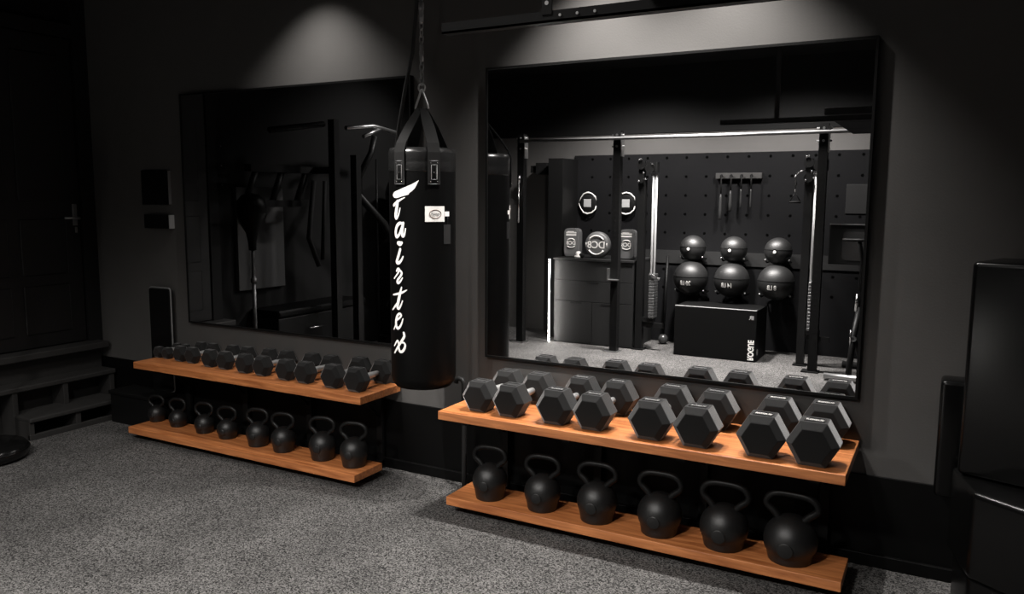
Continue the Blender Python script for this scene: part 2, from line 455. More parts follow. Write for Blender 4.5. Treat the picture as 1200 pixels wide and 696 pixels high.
# ------------------------------------------------------------------ punching bag
BX, BY, BR = -.2, -.31, .165
bag = thing('punching_bag', 'tall black punching bag with white brush lettering hanging between the mirrors', 'punching bag', (BX, BY, .60))
b = B()
lathe(b, [(1e-4, .0), (.10, .0), (.14, .008), (.158, .03), (BR, .06), (BR, .3), (BR, .9), (BR, 1.15), (.163, 1.185), (.155, 1.2), (.145, 1.195), (.13, 1.175), (1e-4, 1.17)], n=48)
obj('bag_body', b, LEATH, bag)
b = B()
lathe(b, [(.1652, 1.085), (.1668, 1.09), (.1668, 1.125), (.1655, 1.13), (.1668, 1.138), (.1675, 1.175), (.160, 1.2)], n=48)
obj('rim_band', b, mat('glossy_vinyl', (.008, .008, .008), .25, spec=.7, bump=.5, bscale=25), bag)
def cyl_pt(deg, z, r): a = math.radians(deg); return Vector((r * math.cos(a), r * math.sin(a), z - .60))
PEAK = Vector((0, 0, 2.085 - .60))
for a in (-95, -36, 84, 144):
    b = B()
    p0 = cyl_pt(a, 1.62, BR + .003); p1 = cyl_pt(a, 1.775, BR + .004); p2 = cyl_pt(a, 1.82, BR - .01); p3 = PEAK + Vector((math.cos(math.radians(a)) * .018, math.sin(math.radians(a)) * .018, -.09))
    tdir = Vector((-math.sin(math.radians(a)), math.cos(math.radians(a)), 0)); nrm = Vector((math.cos(math.radians(a)), math.sin(math.radians(a)), .3)).normalized()
    prev = None
    for p, w in ((p0, .031), (p1, .031), (p2, .031), ((p2 * .5 + p3 * .5) + nrm * .004, .030), (p3, .020)):
        ring = [b.verts.new(p + tdir * w * s + nrm * t_) for s, t_ in ((-1, 0), (1, 0), (1, .004), (-1, .004))]
        if prev:
            for k in range(4): b.faces.new((prev[k], prev[(k + 1) % 4], ring[(k + 1) % 4], ring[k]))
        else: b.faces.new(ring)
        prev = ring
    b.faces.new(prev)
    sp = obj('hanging_strap', b, STRAP, bag)
    # stitched patch with rivets
    b = B()
    def pt(du, z, r=BR + .0085): return cyl_pt(a + math.degrees(du / BR), z, r)
    hw = .030
    zz0, zz1 = 1.622, 1.738
    base = [(-hw, zz0), (hw, zz0), (hw, zz1), (-hw, zz1)]
    for r_, (uu, z0_, z1_) in ((BR + .0075, (hw, zz0, zz1)),):
        cols = []
        for i in range(5):
            u = -uu + 2 * uu * i / 4
            cols.append([b.verts.new(pt(u, z0_, r_)), b.verts.new(pt(u, z1_, r_)), b.verts.new(pt(u, z0_, r_ - .006)), b.verts.new(pt(u, z1_, r_ - .006))])
        for c0, c1 in zip(cols, cols[1:]):
            b.faces.new((c0[0], c1[0], c1[1], c0[1])); b.faces.new((c0[2], c1[2], c1[0], c0[0])); b.faces.new((c0[1], c1[1], c1[3], c0[3]))
    pa = obj('strap_patch', b, LEATH, bag)
    b = B()
    for q in ((hw * .93, zz0 + .003, zz1 - .003), (hw * .45, zz0 + .025, zz1 - .022)):
        loop = [pt(-q[0], q[1]), pt(0, q[1]), pt(q[0], q[1]), pt(q[0], q[2]), pt(0, q[2]), pt(-q[0], q[2])]
        tube(b, loop, .0011, 4, closed=True)
    for du, z in ((-.017, zz0 + .015), (.017, zz0 + .015), (-.017, zz1 - .013), (.017, zz1 - .013), (0, (zz0 + zz1) / 2)):
        sph(b, pt(du, z), .0032, 8, mi=1)
    obj('stitching', b, [GREYP, CHROME], pa)
# hanging rings and chain
b = B()
for dx in (-1, 1):
    q = [PEAK + Vector((dx * .001, 0, .005)), PEAK + Vector((dx * .012, 0, -.02)), PEAK + Vector((dx * .033, 0, -.07)), PEAK + Vector((dx * .038, 0, -.09))]
    tube(b, q, .0058, 8)
tube(b, [PEAK + Vector((.02 * math.cos(2 * PI * k / 16), 0, .012 + .02 * math.sin(2 * PI * k / 16))) for k in range(16)], .004, 8, closed=True)
obj('hanging_ring', b, HCHR, bag)
b = B(); z = 1.51
k = 0
while z < 2.98 - .6:
    zz = z + .02
    pts = []
    for i in range(12):
        a = 2 * PI * i / 12; p = (math.cos(a) * .010, 0, zz + math.sin(a) * .022 + (0))
        if k % 2: p = (0, p[0], p[2])
        pts.append(p)
    tube(b, pts, .0036, 6, closed=True); z += .033; k += 1
lathe(b, [(.004, 1.80), (.012, 1.81), (.013, 1.84), (.008, 1.86), (.014, 1.87), (.014, 1.90), (.004, 1.91)], n=12)
lathe(b, [(.004, 1.62), (.0095, 1.625), (.0095, 1.70), (.004, 1.705)], n=10)
obj('chain', b, mat('dark_chain_steel', (.3, .3, .3), .45, .6), bag)
# brush lettering (F a i r t e x reading downwards), painted on the leather
STR = {
 'F': [[(-86, 1.560, .003), (-100, 1.543, .010), (-112.5, 1.522, .012)], [(-101.8, 1.541, .013), (-104.7, 1.501, .017), (-108.2, 1.469, .017), (-105, 1.455, .010), (-99.3, 1.477, .008), (-96.1, 1.508, .005)]],
 'a': [[(-90.4, 1.433, .009), (-97.1, 1.438, .013), (-104.4, 1.422, .0145), (-108.3, 1.39, .0145), (-105.6, 1.366, .0145), (-99.1, 1.377, .0115), (-93, 1.41, .010), (-89.8, 1.437, .010)], [(-89.8, 1.437, .0115), (-93.1, 1.385, .013), (-90.1, 1.369, .0115), (-87, 1.385, .008), (-85.2, 1.41, .005)]],
 'i': [[(-101.1, 1.339, .016), (-96.6, 1.336, .022), (-93.3, 1.341, .012)], [(-96.7, 1.309, .0115), (-100.4, 1.28, .013), (-103.5, 1.261, .013), (-106.4, 1.244, .0145), (-100.6, 1.24, .013), (-94.7, 1.253, .010), (-90.5, 1.274, .006)]],
 'r': [[(-106.6, 1.201, .008), (-102.6, 1.215, .010), (-98.6, 1.21, .010), (-103.9, 1.187, .008), (-113.8, 1.163, .006)], [(-98.7, 1.207, .008), (-92.4, 1.194, .010), (-98.5, 1.171, .010), (-106.1, 1.151, .0115), (-102.3, 1.14, .0115), (-96.2, 1.154, .008), (-92.2, 1.17, .005)]],
 't': [[(-94.4, 1.123, .006), (-98.9, 1.086, .0145), (-103.6, 1.043, .016), (-105.8, 1.019, .013), (-101.1, 1.014, .010), (-96.1, 1.034, .008), (-92.7, 1.056, .005)], [(-117.8, 1.081, .006), (-104.5, 1.088, .010), (-93.8, 1.096, .010), (-84.1, 1.111, .005)], [(-104, 1.044, .010), (-112.9, 1.022, .010), (-122, 1.004, .006)]],
 'e': [[(-109.6, .956, .010), (-101.4, .966, .008), (-95, .983, .010), (-99.4, .994, .010), (-106.4, .979, .0115), (-110.6, .945, .0145), (-107.7, .916, .013), (-100.9, .919, .0115), (-95.2, .941, .008), (-92.2, .967, .005)], [(-109.8, .934, .010), (-117.1, .908, .006)]],
 'x': [[(-90.9, .898, .010), (-89.2, .881, .0115), (-94.3, .86, .0115), (-104.2, .825, .0115), (-114.8, .79, .008)], [(-115.6, .824, .005), (-106, .858, .010), (-102.9, .844, .010), (-103, .818, .0115), (-99.4, .797, .0115), (-92, .807, .0115), (-87.3, .834, .010), (-90.2, .85, .008), (-95, .847, .006)]],
}
b = B()
def stroke(bm, pts, lift):
    pts = [(math.radians(p[0]) * BR, p[1], p[2] * 1.22) for p in pts]
    for _ in range(3):
        q = [pts[0]]
        for a, c in zip(pts, pts[1:]):
            q.append(tuple(a[i] * .75 + c[i] * .25 for i in range(3))); q.append(tuple(a[i] * .25 + c[i] * .75 for i in range(3)))
        q.append(pts[-1]); pts = q
    def P3(u, z, r): return (r * math.cos(u / BR), r * math.sin(u / BR), z - .60)
    def disc(u, z, w):
        vs = [bm.verts.new(P3(u + w / 2 * math.cos(k * PI / 5), z + w / 2 * math.sin(k * PI / 5), BR + lift)) for k in range(10)]
        bm.faces.new(vs)
    prev = None
    for i, (u, z, w) in enumerate(pts):
        a = pts[max(0, i - 1)]; c = pts[min(len(pts) - 1, i + 1)]
        d = Vector((c[0] - a[0], c[1] - a[1])); d.normalize(); n = Vector((-d.y, d.x)) * w / 2
        cur = (bm.verts.new(P3(u + n.x, z + n.y, BR + lift)), bm.verts.new(P3(u, z, BR + lift)), bm.verts.new(P3(u - n.x, z - n.y, BR + lift)))
        if prev:
            bm.faces.new((prev[0], prev[1], cur[1], cur[0])); bm.faces.new((prev[1], prev[2], cur[2], cur[1]))
        prev = cur
    disc(*pts[0]); disc(*pts[-1])
# the broad wing on top of the F
cols = [(-61, 1.643, 1.641), (-67.5, 1.632, 1.606), (-72.8, 1.624, 1.590), (-77.3, 1.619, 1.583), (-79, 1.617, 1.574), (-86, 1.609, 1.569), (-93.5, 1.601, 1.564), (-100, 1.595, 1.559), (-105, 1.591, 1.557), (-110, 1.586, 1.558), (-113.5, 1.578, 1.565), (-114.5, 1.573, 1.570)]
vv = [[b.verts.new(cyl_pt(a_, z0, BR + .0016)), b.verts.new(cyl_pt(a_, (z0 + z1) / 2, BR + .0016)), b.verts.new(cyl_pt(a_, z1, BR + .0016))] for a_, z0, z1 in cols]
for c0, c1 in zip(vv, vv[1:]):
    b.faces.new((c0[0], c0[1], c1[1], c1[0])); b.faces.new((c0[1], c0[2], c1[2], c1[1]))
k = 0
for ch in 'Fairtex':
    for s in STR[ch]:
        stroke(b, s, .0010 + .00018 * (k % 3)); k += 1
obj('brush_lettering', b, WHITE, bag, 'white brush lettering reading downwards')
# sewn label
b = B()
def lab(bm, a0, a1, z0, z1, lift, mi=0, n=6, th=.0015):
    for i in range(n):
        q0, q1 = a0 + (a1 - a0) * i / n, a0 + (a1 - a0) * (i + 1) / n
        bm.faces.new([bm.verts.new(cyl_pt(q, z, BR + lift)) for q, z in ((q0, z0), (q1, z0), (q1, z1), (q0, z1))]).material_index = mi
lab(b, -51.3, -16, 1.444, 1.519, .002)
lab(b, -15.5, -5, 1.470, 1.493, .003)
lb = obj('sewn_label', b, WHITE, bag)
b = B()
def rad_pt(u, z, lift): return cyl_pt(-33.5 + math.degrees(u / BR), z, BR + lift)
tube(b, [rad_pt(.030 * math.cos(2 * PI * k / 24), 1.4815 + .020 * math.sin(2 * PI * k / 24), .0025) for k in range(24)], .0016, 4, closed=True)
obj('label_oval', b, mat('brown_print', (.12, .06, .035), .5), lb)
a = math.radians(-33.5)
text_mesh('label_print', 'Fairtex', .019, BLK, lb, M_((math.cos(a) * (BR + .0045), math.sin(a) * (BR + .0045), 1.4815 - .60), (-math.sin(a), math.cos(a), 0), (0, 0, 1)), .0003, sx=.85)
b = B(); lab(b, -18, -1, 1.335, 1.430, .003, n=3); tube(b, [cyl_pt(-9, 1.43, BR + .004), cyl_pt(-9, 1.47, BR + .004)], .001, 4)
obj('swing_tag', b, mat('dark_tag', (.012, .012, .012), .5), bag)

# cord running from the ceiling down behind the bag
b = B(); tube(b, [(-.30, -.16, 2.98), (-.332, -.16, 2.55), (-.361, -.16, 2.30), (-.407, -.16, 2.134), (-.455, -.16, 1.92), (-.475, -.16, 1.80), (-.47, -.16, 1.5), (-.45, -.14, 1.25)], .010, 8)
tag(obj('hanging_band', b, mat('black_elastic', (.02, .02, .02), .7)), 'thin black stretch band hanging from the ceiling left of the bag chain', 'resistance band')

# ------------------------------------------------------------------ overhead track with its perforated hanger
tr = thing('overhead_track', 'dark overhead steel rail with a perforated hanger, above the right mirror', 'rail', (2, -1.62, 2.03))
b = B()
bx(b, -1.2, 1.35, -.018, .018, .0, .006); bx(b, -1.2, 1.35, -.018, -.014, 0, .03); bx(b, -1.2, 1.35, .014, .018, 0, .03)
obj('rail', b, BLK, tr)
b = B(); bx(b, -.875, -.845, -.022, -.018, .02, .95)
for i in range(22):
    lathe(b, [(.006, -.0005), (.006, .001)], c=(-.86, -.0228, .05 + i * .04), n=8, mi=1, axis='Y')
obj('hanger_strap', b, [BLK, GREYP], tr)
b = B()
for x in (-.82, -.77, -.72): lathe(b, [(.004, -.003), (.003, .002)], c=(x, -.021, .015), n=8, axis='Y')
obj('glint_dots', b, GREYP, tr)  # grey dots painting in the glints along the rail

t = thing('overhead_door', 'dark overhead door leaf lying open just under the ceiling, above the rail', 'garage door', (2.4, -2.2, 2.068))
b = B()
for k in range(3): bx(b, -.98, .95, -1.0 + k * .53, -1.0 + k * .53 + .52, 0, .04, bev=.004)
obj('door_leaf', b, BLK, t)
b = B(); bx(b, -.7, -.66, -.2, .2, .04, .91); bx(b, .6, .64, -.2, .2, .04, .91); obj('hanger', b, BLK, t)

# ------------------------------------------------------------------ items on the wall near the left corner
t = thing('wall_box', 'black square box on the wall left of the dark mirror, upper of two', 'box', (-2.59, YF, 1.50))
b = B(); bx(b, -.135, .135, -.022, 0, 0, .23, bev=.004); obj('housing', b, BLK, t)
b = B(); bx(b, .1352, .138, -.02, -.001, .004, .226); obj('lit_side', b, GREY, t, 'light grey strip painting the lit side')  # grey strip colours in the light on the box's right side
t = thing('wall_speaker', 'flat black box with its lit end painted pale on the wall, lower of two', 'box', (-2.56, YF, 1.342))
b = B(); bx(b, -.13, .118, -.04, 0, 0, .094, bev=.004); obj('housing', b, BLK, t)
b = B(); bx(b, .1185, .127, -.038, -.001, .002, .092); obj('lit_end', b, mat('pale_lit_end', (.4, .4, .4), .5), t, 'pale strip painting the lit end')  # pale strip colours in the brightly lit right side
t = thing('leaning_board', 'tall narrow gloss black board with a silver rounded edge behind the tiny dumbbells', 'board', (-2.545, -.045, .226))
def rrect(w, z0, z1, r, n=5):
    p = []
    for cx, cz, a0 in ((w - r, z0 + r, -90), (w - r, z1 - r, 0), (-w + r, z1 - r, 90), (-w + r, z0 + r, 180)):
        for i in range(n): a = math.radians(a0 + 90 * i / (n - 1)); p.append((cx + r * math.cos(a), cz + r * math.sin(a)))
    return p
b = B(); prism(b, rrect(.100, .008, .711, .016), -.018, .010); obj('panel', b, BLKG, t)
b = B(); tube(b, [(x, -.006, z) for x, z in rrect(.104, .007, .717, .02)], .006, 6, closed=True); obj('edge_trim', b, GREY, t, 'silver edge')
t = thing('storage_box', 'low black box on the floor between the steps and the left rack', 'box', (-2.75, -.11, 0))
b = B(); bx(b, -.16, .27, -.10, .10, 0, .20, bev=.006); obj('body', b, BLK, t)
b = B(); bx(b, -.17, .28, -.11, .10, .20, .225, bev=.006); obj('lid', b, BLK, t)

# reflex ball on a stand near the steps
rf = thing('reflex_ball', 'black reflex ball on a sprung pole with a round base, left of the steps', 'punching ball', (-2.82, -1.10, 0))
b = B(); lathe(b, [(1e-4, 0), (.20, 0), (.235, .02), (.24, .05), (.22, .085), (.12, .10), (.04, .12), (1e-4, .12)], n=36); tube(b, [(.23 * math.cos(2 * PI * k / 32), .23 * math.sin(2 * PI * k / 32), .055) for k in range(32)], .012, 6, closed=True)
obj('base', b, BLKG, rf)
b = B(); tube(b, [(0, 0, .1), (0, 0, .92)], .016, 12); tube(b, [(0, 0, .86), (0, 0, .90)], .026, 12); obj('pole', b, DSTEEL, rf)
b = B()
tube(b, [(.014 * math.cos(k * .9), .014 * math.sin(k * .9), .92 + k * .0016) for k in range(120)], .0035, 5); tube(b, [(0, 0, .9), (0, 0, 1.15)], .011, 8); obj('spring', b, DSTEEL, rf)
b = B(); lathe(b, [(1e-4, 1.12), (.03, 1.13), (.035, 1.2), (.05, 1.27), (.09, 1.34), (.12, 1.42), (.124, 1.47), (.11, 1.53), (.07, 1.575), (1e-4, 1.59)], n=32); obj('ball', b, LEATH, rf)

# ------------------------------------------------------------------ black padded lounge chair in the right corner
lc = thing('padded_chair', 'big black vinyl padded chair in the right corner', 'chair', (2.55, -.3, 0))
def pprism(poly, z0, z1, bev, seg=3):
    b = B()
    a = [b.verts.new((x - 2.55, y + .3, z0)) for x, y in poly]; c = [b.verts.new((x - 2.55, y + .3, z1)) for x, y in poly]
    n = len(poly); b.faces.new(a); b.faces.new(c)
    for i in range(n): b.faces.new((a[i], a[(i + 1) % n], c[(i + 1) % n], c[i]))
    bmesh.ops.bevel(b, geom=list(b.edges), offset=bev, segments=seg, affect='EDGES', profile=.6)
    for f in b.faces: f.smooth = True
    return b
seat = [(2.192, -.235), (2.256, -.505), (2.95, -1.0), (3.25, -.62), (3.0, -.1), (2.30, -.06)]
obj('seat', pprism(seat, .235, .552, .022), CHAIRM, lc)
seat2 = [(2.215, -.25), (2.262, -.47), (2.93, -.95), (3.20, -.60), (2.98, -.12), (2.31, -.08)]
obj('plinth', pprism(seat2, .0, .232, .02), CHAIRM, lc)
obj('backrest', pprism([(2.205, -.325), (2.90, -.56), (3.0, -.12), (2.30, -.045)], .556, 1.345, .02), CHAIRM, lc)
obj('side_panel', pprism([(2.135, -.16), (2.25, -.16), (2.25, -.03), (2.135, -.03)], .40, .868, .02), CHAIRM, lc)
b = B(); bx(b, -.268, -.243, -.042, -.038, .672, .703); obj('white_tag', b, WHITE, lc, 'small white tag')

# ================================================================== far side of the room (seen in the mirrors)
# wall panelling with bolt pattern
b = B()
bx(b, -1.69, 3.38, YB, YB + .02, 0, 2.045)
x = -1.47
while x < 2.4:
    for i in range(8):
        lathe(b, [(.015, 0), (.015, .0015)], c=(x, YB + .0195, 2.0 - i * .2), n=10, mi=1, axis='Y')
    x += .217
struct('trim_5', b, [PANEL, mat('bolt_black', (.0015, .0015, .0015), .9, spec=0)])

# rig
rg = thing('weight_rig', 'tall black perforated steel rig with a long pull-up bar in front of the panelled wall', 'rack', (0, -4.05, 0))
for x in (-1.92, -.835, 1.10, 2.95):
    b = B(); s = .038
    bx(b, x - s, x + s, -s, s, .01, 2.23)
    for i in range(43):
        for dy in (1, -1):
            lathe(b, [(.009, 0), (.009, .0012)], c=(x, s - .0004 if dy > 0 else -s - .0008, .07 + i * .0508), n=8, mi=1, axis='Y')
    for i in range(43):
        lathe(b, [(.009, 0), (.009, .0012)], c=(x + s - .0004, 0, .07 + i * .0508), n=8, mi=1, axis='X')
    up_ = obj('upright', b, [mat('rig_black', (.005, .005, .005), .5, spec=.12), RUBD], rg)
    b = B(); bx(b, x - .09, x + .06, -.06, .075, 0, .01); obj('foot_plate', b, STEEL if x < 0 else BLK, up_)
    b = B()
    for z in (2.19, 2.08):
        tube(b, [(x - .065, .0, z), (x + .065, .0, z)], .009, 6)
        lathe(b, [(.012, 0), (.012, .01)], c=(x, .038, z), n=6, axis='Y')
    bx(b, x + .038, x + .046, -.05, .03, 1.98, 2.21)
    obj('bar_bracket', b, STEEL, up_)
b = B(); tube(b, [(-1.92, .055, 2.155), (3.0, .055, 2.155)], .0165, 12); obj('pull_up_bar', b, mat('bar_satin', (.2, .2, .2), .4, .4), rg)
b = B()
bx(b, -.835 - .055, -.835 + .055, .038, .10, 1.02 - .28, 1.03 - .28); bx(b, -.835 - .055, -.835 - .045, .038, .1, .75, .86)
obj('j_cup', b, STEEL, rg)
b = B(); tube(b, [(-1.92, .07, 1.72), (-1.92, .07, 1.80)], .02, 8); tube(b, [(-1.92, .075, 1.3), (-1.92, .075, 1.72)], .012, 8)
obj('cable_pin', b, CHROME, rg)

# cable stations
def cable_station(label, xc, xr, handle):
    t = thing('cable_station', label, 'cable machine', (xc, -4.3, 0))
    b = B(); bx(b, -.035, .035, -.035, .035, .01, 1.76); obj('column', b, BLK, t)
    b = B(); bx(b, -.06, .06, -.06, .06, 0, .012); bx(b, -.02, .25, -.02, .02, .24, .29); obj('foot', b, BLK, t)
    b = B()
    bx(b, -.03, .03, .0, .05, 1.70, 1.94); bx(b, .02, .16, -.03, .03, 1.83, 1.93)
    for x_, z_, r_ in ((0, 1.90, .045), (.09, 1.87, .05), (0, 1.76, .04)): lathe(b, [(r_, 0), (r_ * .8, .008), (r_, .016)], c=(x_, .052, z_), n=18, axis='Y')
    obj('pulley_head', b, BLK, t)
    b = B()
    for x_, z_ in ((-.02, 1.955), (.0, 1.96), (.12, 1.91), (-.02, 1.74), (.05, 1.76), (.03, 1.82)): sph(b, (x_, .075, z_), .011, 8)
    obj('bolts', b, CHROME, t)
    dx = xr - xc
    for s in (0, 1):
        b = B(); tube(b, [(dx + s * .032, .02, .34), (dx + s * .032, .02, 1.80)], .0115, 10); obj('guide_rod', b, mat('bright_rod', (.8, .8, .8), .3, .75), t)
    b = B(); bx(b, dx - .02, dx + .06, -.0, .04, 1.795, 1.815); obj('rod_cap', b, CHROME, t)
    b = B()
    for i in range(15): bx(b, dx - .012, dx + .046, -.07, .055, .345 + i * .0305, .345 + i * .0305 + .026, bev=.003, seg=1)
    obj('weight_stack', b, mat('stack_plate', (.09, .09, .09), .35, .5), t)
    b = B(); tube(b, [(dx - .005, .065, .81), (dx + .09, .065, .76)], .004, 6); sph(b, (dx + .10, .07, .755), .014, 10); obj('selector_pin', b, CHROME, t)
    b = B(); bx(b, .0, .16, -.03, .03, .30, .345); obj('stack_base', b, BLK, t)
    return t
cable_station('cable station with chrome rods and a weight stack beside the round pads', -.655, -.535, False)
cable_station('cable station with chrome rods and a weight stack near the exercise bike', .955, 1.015, True)
t = thing('triangle_grip', 'triangular black cable grip hanging from chrome clips', 'grip', (.85, -4.22, 1.54))
b = B(); tube(b, [(-.05, 0, 0), (.05, 0, 0)], .010, 8); obj('grip', b, RUBD, t)
b = B(); tube(b, [(-.05, 0, 0), (0, 0, .09), (.05, 0, 0)], .005, 6); obj('stirrup', b, BLK, t)
b = B()
tube(b, [(0, 0, .09), (-.006, 0, .13), (.004, 0, .17), (-.01, 0, .215), (.0, 0, .25)], .008, 8)
tube(b, [(0, 0, .25), (.03, 0, .275), (.075, 0, .29)], .008, 8); obj('clip', b, CHROME, t)

# drawer cabinet
cb = thing('drawer_cabinet', 'waist-high grey drawer cabinet under the boxing pads', 'cabinet', (-1.175, -4.45, 0))
b = B(); bx(b, -.455, .455, -.43, .17, 0, .90); bx(b, -.46, .46, -.43, .205, .90, .925, bev=.003); obj('carcass', b, CAB, cb)
for nm, x0, x1, z0, z1, hx in (('drawer', -.45, .45, .69, .895, 0), ('drawer', -.45, .45, .465, .685, 0), ('door', -.45, -.002, .01, .46, -.19), ('door', .002, .45, .01, .46, .17)):
    b = B(); bx(b, x0, x1, .172, .19, z0, z1, bev=.002); d = obj(nm, b, CAB, cb)
    b = B(); bx(b, hx - .065, hx + .065, .1905, .194, z1 - .022, z1 - .004); obj('handle', b, RUBD, d, 'dark recessed grip')
t = thing('tall_locker', 'tall dark glossy cabinet standing left of the drawer cabinet', 'cabinet', (-1.74, -4.6, 0))
b = B(); bx(b, -.09, .09, -.31, .10, 0, 2.0, bev=.004); obj('body', b, mat('dark_satin_laminate', (.008, .008, .008), .35, spec=.2), t)
t = thing('light_strip', 'lit vertical white strip light beside the drawer cabinet', 'lamp', (-1.642, -4.175, .01))
b = B(); bx(b, -.003, .003, -.006, .006, 0, .90); obj('lens', b, LED, t)
b = B(); bx(b, -.008, -.0035, -.008, .008, 0, .905); obj('channel', b, STEEL, t)

# boxing pads and mitts
def kick_pad(x, label):
    t = thing('kick_pad', label, 'boxing pad', (x, -4.42, .925), 0, 'grey kick pads')
    b = B(); prism(b, rrect(.092, 0, .315, .045), -.05, .05); bmesh.ops.bevel(b, geom=list(b.edges), offset=.012, segments=2, affect='EDGES'); obj('cushion', b, PADG, t)
    b = B(); bx(b, -.06, .06, .0502, .052, .235, .275); bx(b, -.045, .03, .0502, .052, .27, .283); bx(b, -.06, .06, .0502, .052, .252, .262)
    pr = obj('print', b, WHITE, t)
    b = B()
    for s in (1, -1): tube(b, [(.055 * math.cos(a), .052, .155 + s * .045 * math.sin(a) + s * .004) for a in [PI * k / 10 for k in range(2, 9)]], .005, 6)
    obj('print_ring', b, WHITE, pr)
    text_mesh('pad_lettering', 'DC8', .055, WHITE, t, M_((0, .0525, .155), (-1, 0, 0), (0, 0, 1)), .0005, bold=.001)
    return t
kick_pad(-1.48, 'upright grey kick pad at the left end of the drawer cabinet')
kick_pad(-.845, 'upright grey kick pad at the right end of the drawer cabinet')
t = thing('round_pad', 'round grey boxing pad with white lettering standing on the drawer cabinet', 'boxing pad', (-1.185, -4.42, .925))
b = B(); lathe(b, [(1e-4, -.05), (.12, -.05), (.14, -.03), (.142, .02), (.13, .045), (.1, .05), (1e-4, .052)], c=(0, 0, .142), n=40, axis='Y'); obj('cushion', b, PADG, t)
b = B()
for s in (1, -1): tube(b, [(.10 * math.cos(a), .053, .142 + s * (.10 * math.sin(a))) for a in [PI * k / 16 for k in range(3, 14)]], .0085, 6)
for s in (1, -1): tube(b, [(s * .118, .047, .12), (s * .118, .047, .165)], .0045, 6)
obj('print_ring', b, WHITE, t)
text_mesh('pad_lettering', 'DC8', .105, WHITE, t, M_((0, .0535, .142), (-1, 0, 0), (0, 0, 1)), .0008, bold=.0015)
t = thing('hand_wrap', 'small white rolled hand wrap between the grey pads', 'hand wrap', (-1.37, -4.32, .925))
b = B(); lathe(b, [(1e-4, 0), (.04, 0), (.045, .02), (.025, .035), (.03, .05), (.02, .07), (1e-4, .072)], n=16); obj('roll', b, WHITE, t)
b = B(); sph(b, (.04, 0, .03), .03, 12); obj('knot', b, RUBD, t)
for i, x in enumerate((-1.50, -1.04)):
    t = thing('focus_mitt', ['black focus mitt with a white outline on the wall, farther left', 'black focus mitt with a white outline on the wall, behind the rig upright'][i], 'boxing mitt', (x, YB + .02, 1.51))
    b = B(); lathe(b, [(1e-4, 0), (.10, 0), (.11, .02), (.10, .045), (.06, .055), (1e-4, .056)], n=32, axis='Y'); bmesh.ops.scale(b, vec=(1, 1, 1.08), verts=b.verts); obj('pad', b, RUBD, t)
    b = B()
    for s in (1, -1):
        pts = [(-.10, .04, s * .03), (-.092, .045, s * .07), (-.05, .05, s * .108), (0, .05, s * .12), (.05, .05, s * .105), (.085, .045, s * .06), (.112, .04, s * .004)]
        tube(b, pts, [.006, .007, .009, .011, .008, .006, .005], 6)
    bmesh.ops.scale(b, vec=(-1, 1, 1), verts=b.verts)
    obj('outline_print', b, WHITE, t)
    b = B(); bx(b, -.045, .045, .054, .060, -.045, .045, bev=.004); obj('target_patch', b, mat('pale_patch', (.4, .4, .4), .5), t)

# wall ball storage: rail with pegs, six balls
b = B(); bx(b, -.9, 2.2, YB + .02, YB + .035, .87, 1.01)
tag(obj('steel_rail', b, mat('rail_grey', (.022, .022, .022), .6, spec=.1)), 'flat grey steel rail across the panelled wall behind the balls', 'rail')
for i, x in enumerate((-.23, .195, .635)):
    for lvl, (z, r, nm) in enumerate(((1.052, .135, 'small'), (.742, .178, 'large'))):
        pos = ['left', 'middle', 'right'][2 - i] if False else ['nearest the pads', 'in the middle', 'nearest the bike'][i]
        yc = YB + .02 + r + .06
        t = thing('medicine_ball', f'{nm} glossy black medicine ball in the {"upper" if lvl == 0 else "lower"} row, {pos}', 'medicine ball', (x, yc, z - r), 0, 'medicine balls on the wall')
        b = B(); sph(b, (0, 0, r), r, 36); obj('shell', b, mat('ball_vinyl', (.012, .012, .012), .46) if i == 0 and lvl == 0 else bpy.data.materials['ball_vinyl'], t)
        b = B()
        tube(b, [(r * 1.001 * math.cos(2 * PI * k / 32), r * 1.001 * math.sin(2 * PI * k / 32), r * 1.12) for k in range(32)], .0025, 5, closed=True)
        obj('seam', b, RUBD, t)
        if lvl == 0:
            b = B(); lathe(b, [(.028, -.004), (.028, .002)], c=(-.01, r * .993, r * .98), n=20, axis='Y'); obj('valve_ring', b, RUBD, t)
            b = B(); lathe(b, [(.015, 0), (.014, .004)], c=(-.01, r * .993 + .002, r * .98), n=14, axis='Y'); obj('valve', b, WHITE, t)
        else:
            txt = ['20 LB', '14 LB', '8 LB'][i]
            text_mesh('weight_print', txt, .072, WHITE, t, M_((-.01, r * 1.0 + .001, r * .74), (-1, 0, 0), (0, .25, 1)), .0008, sx=.72, bold=.0018, ball=r)
        h = thing('ball_hook', f'black steel wall hook holding the {nm} ball {pos}', 'hook', (x, YB + .035, z - r * .80), 0, 'ball hooks')
        b = B(); bx(b, -.03, .03, -.015 if lvl else 0, .006, -.06, .06); 
        for s in (-1, 1):
            q0 = r * .77
            tube(b, [(s * .03, .012, 0), (s * q0, .03, -.01), (s * q0, r * .9 + .06, -.01), (s * (q0 + .01), r * 1.15 + .06, .015)], .009, 8)
        obj('arm', b, BLK, h)
        b = B()
        for s in (-1, 1): sph(b, (s * (r * .77 + .01), r * 1.15 + .062, .017), .012, 8)
        obj('tip', b, STEEL, h)

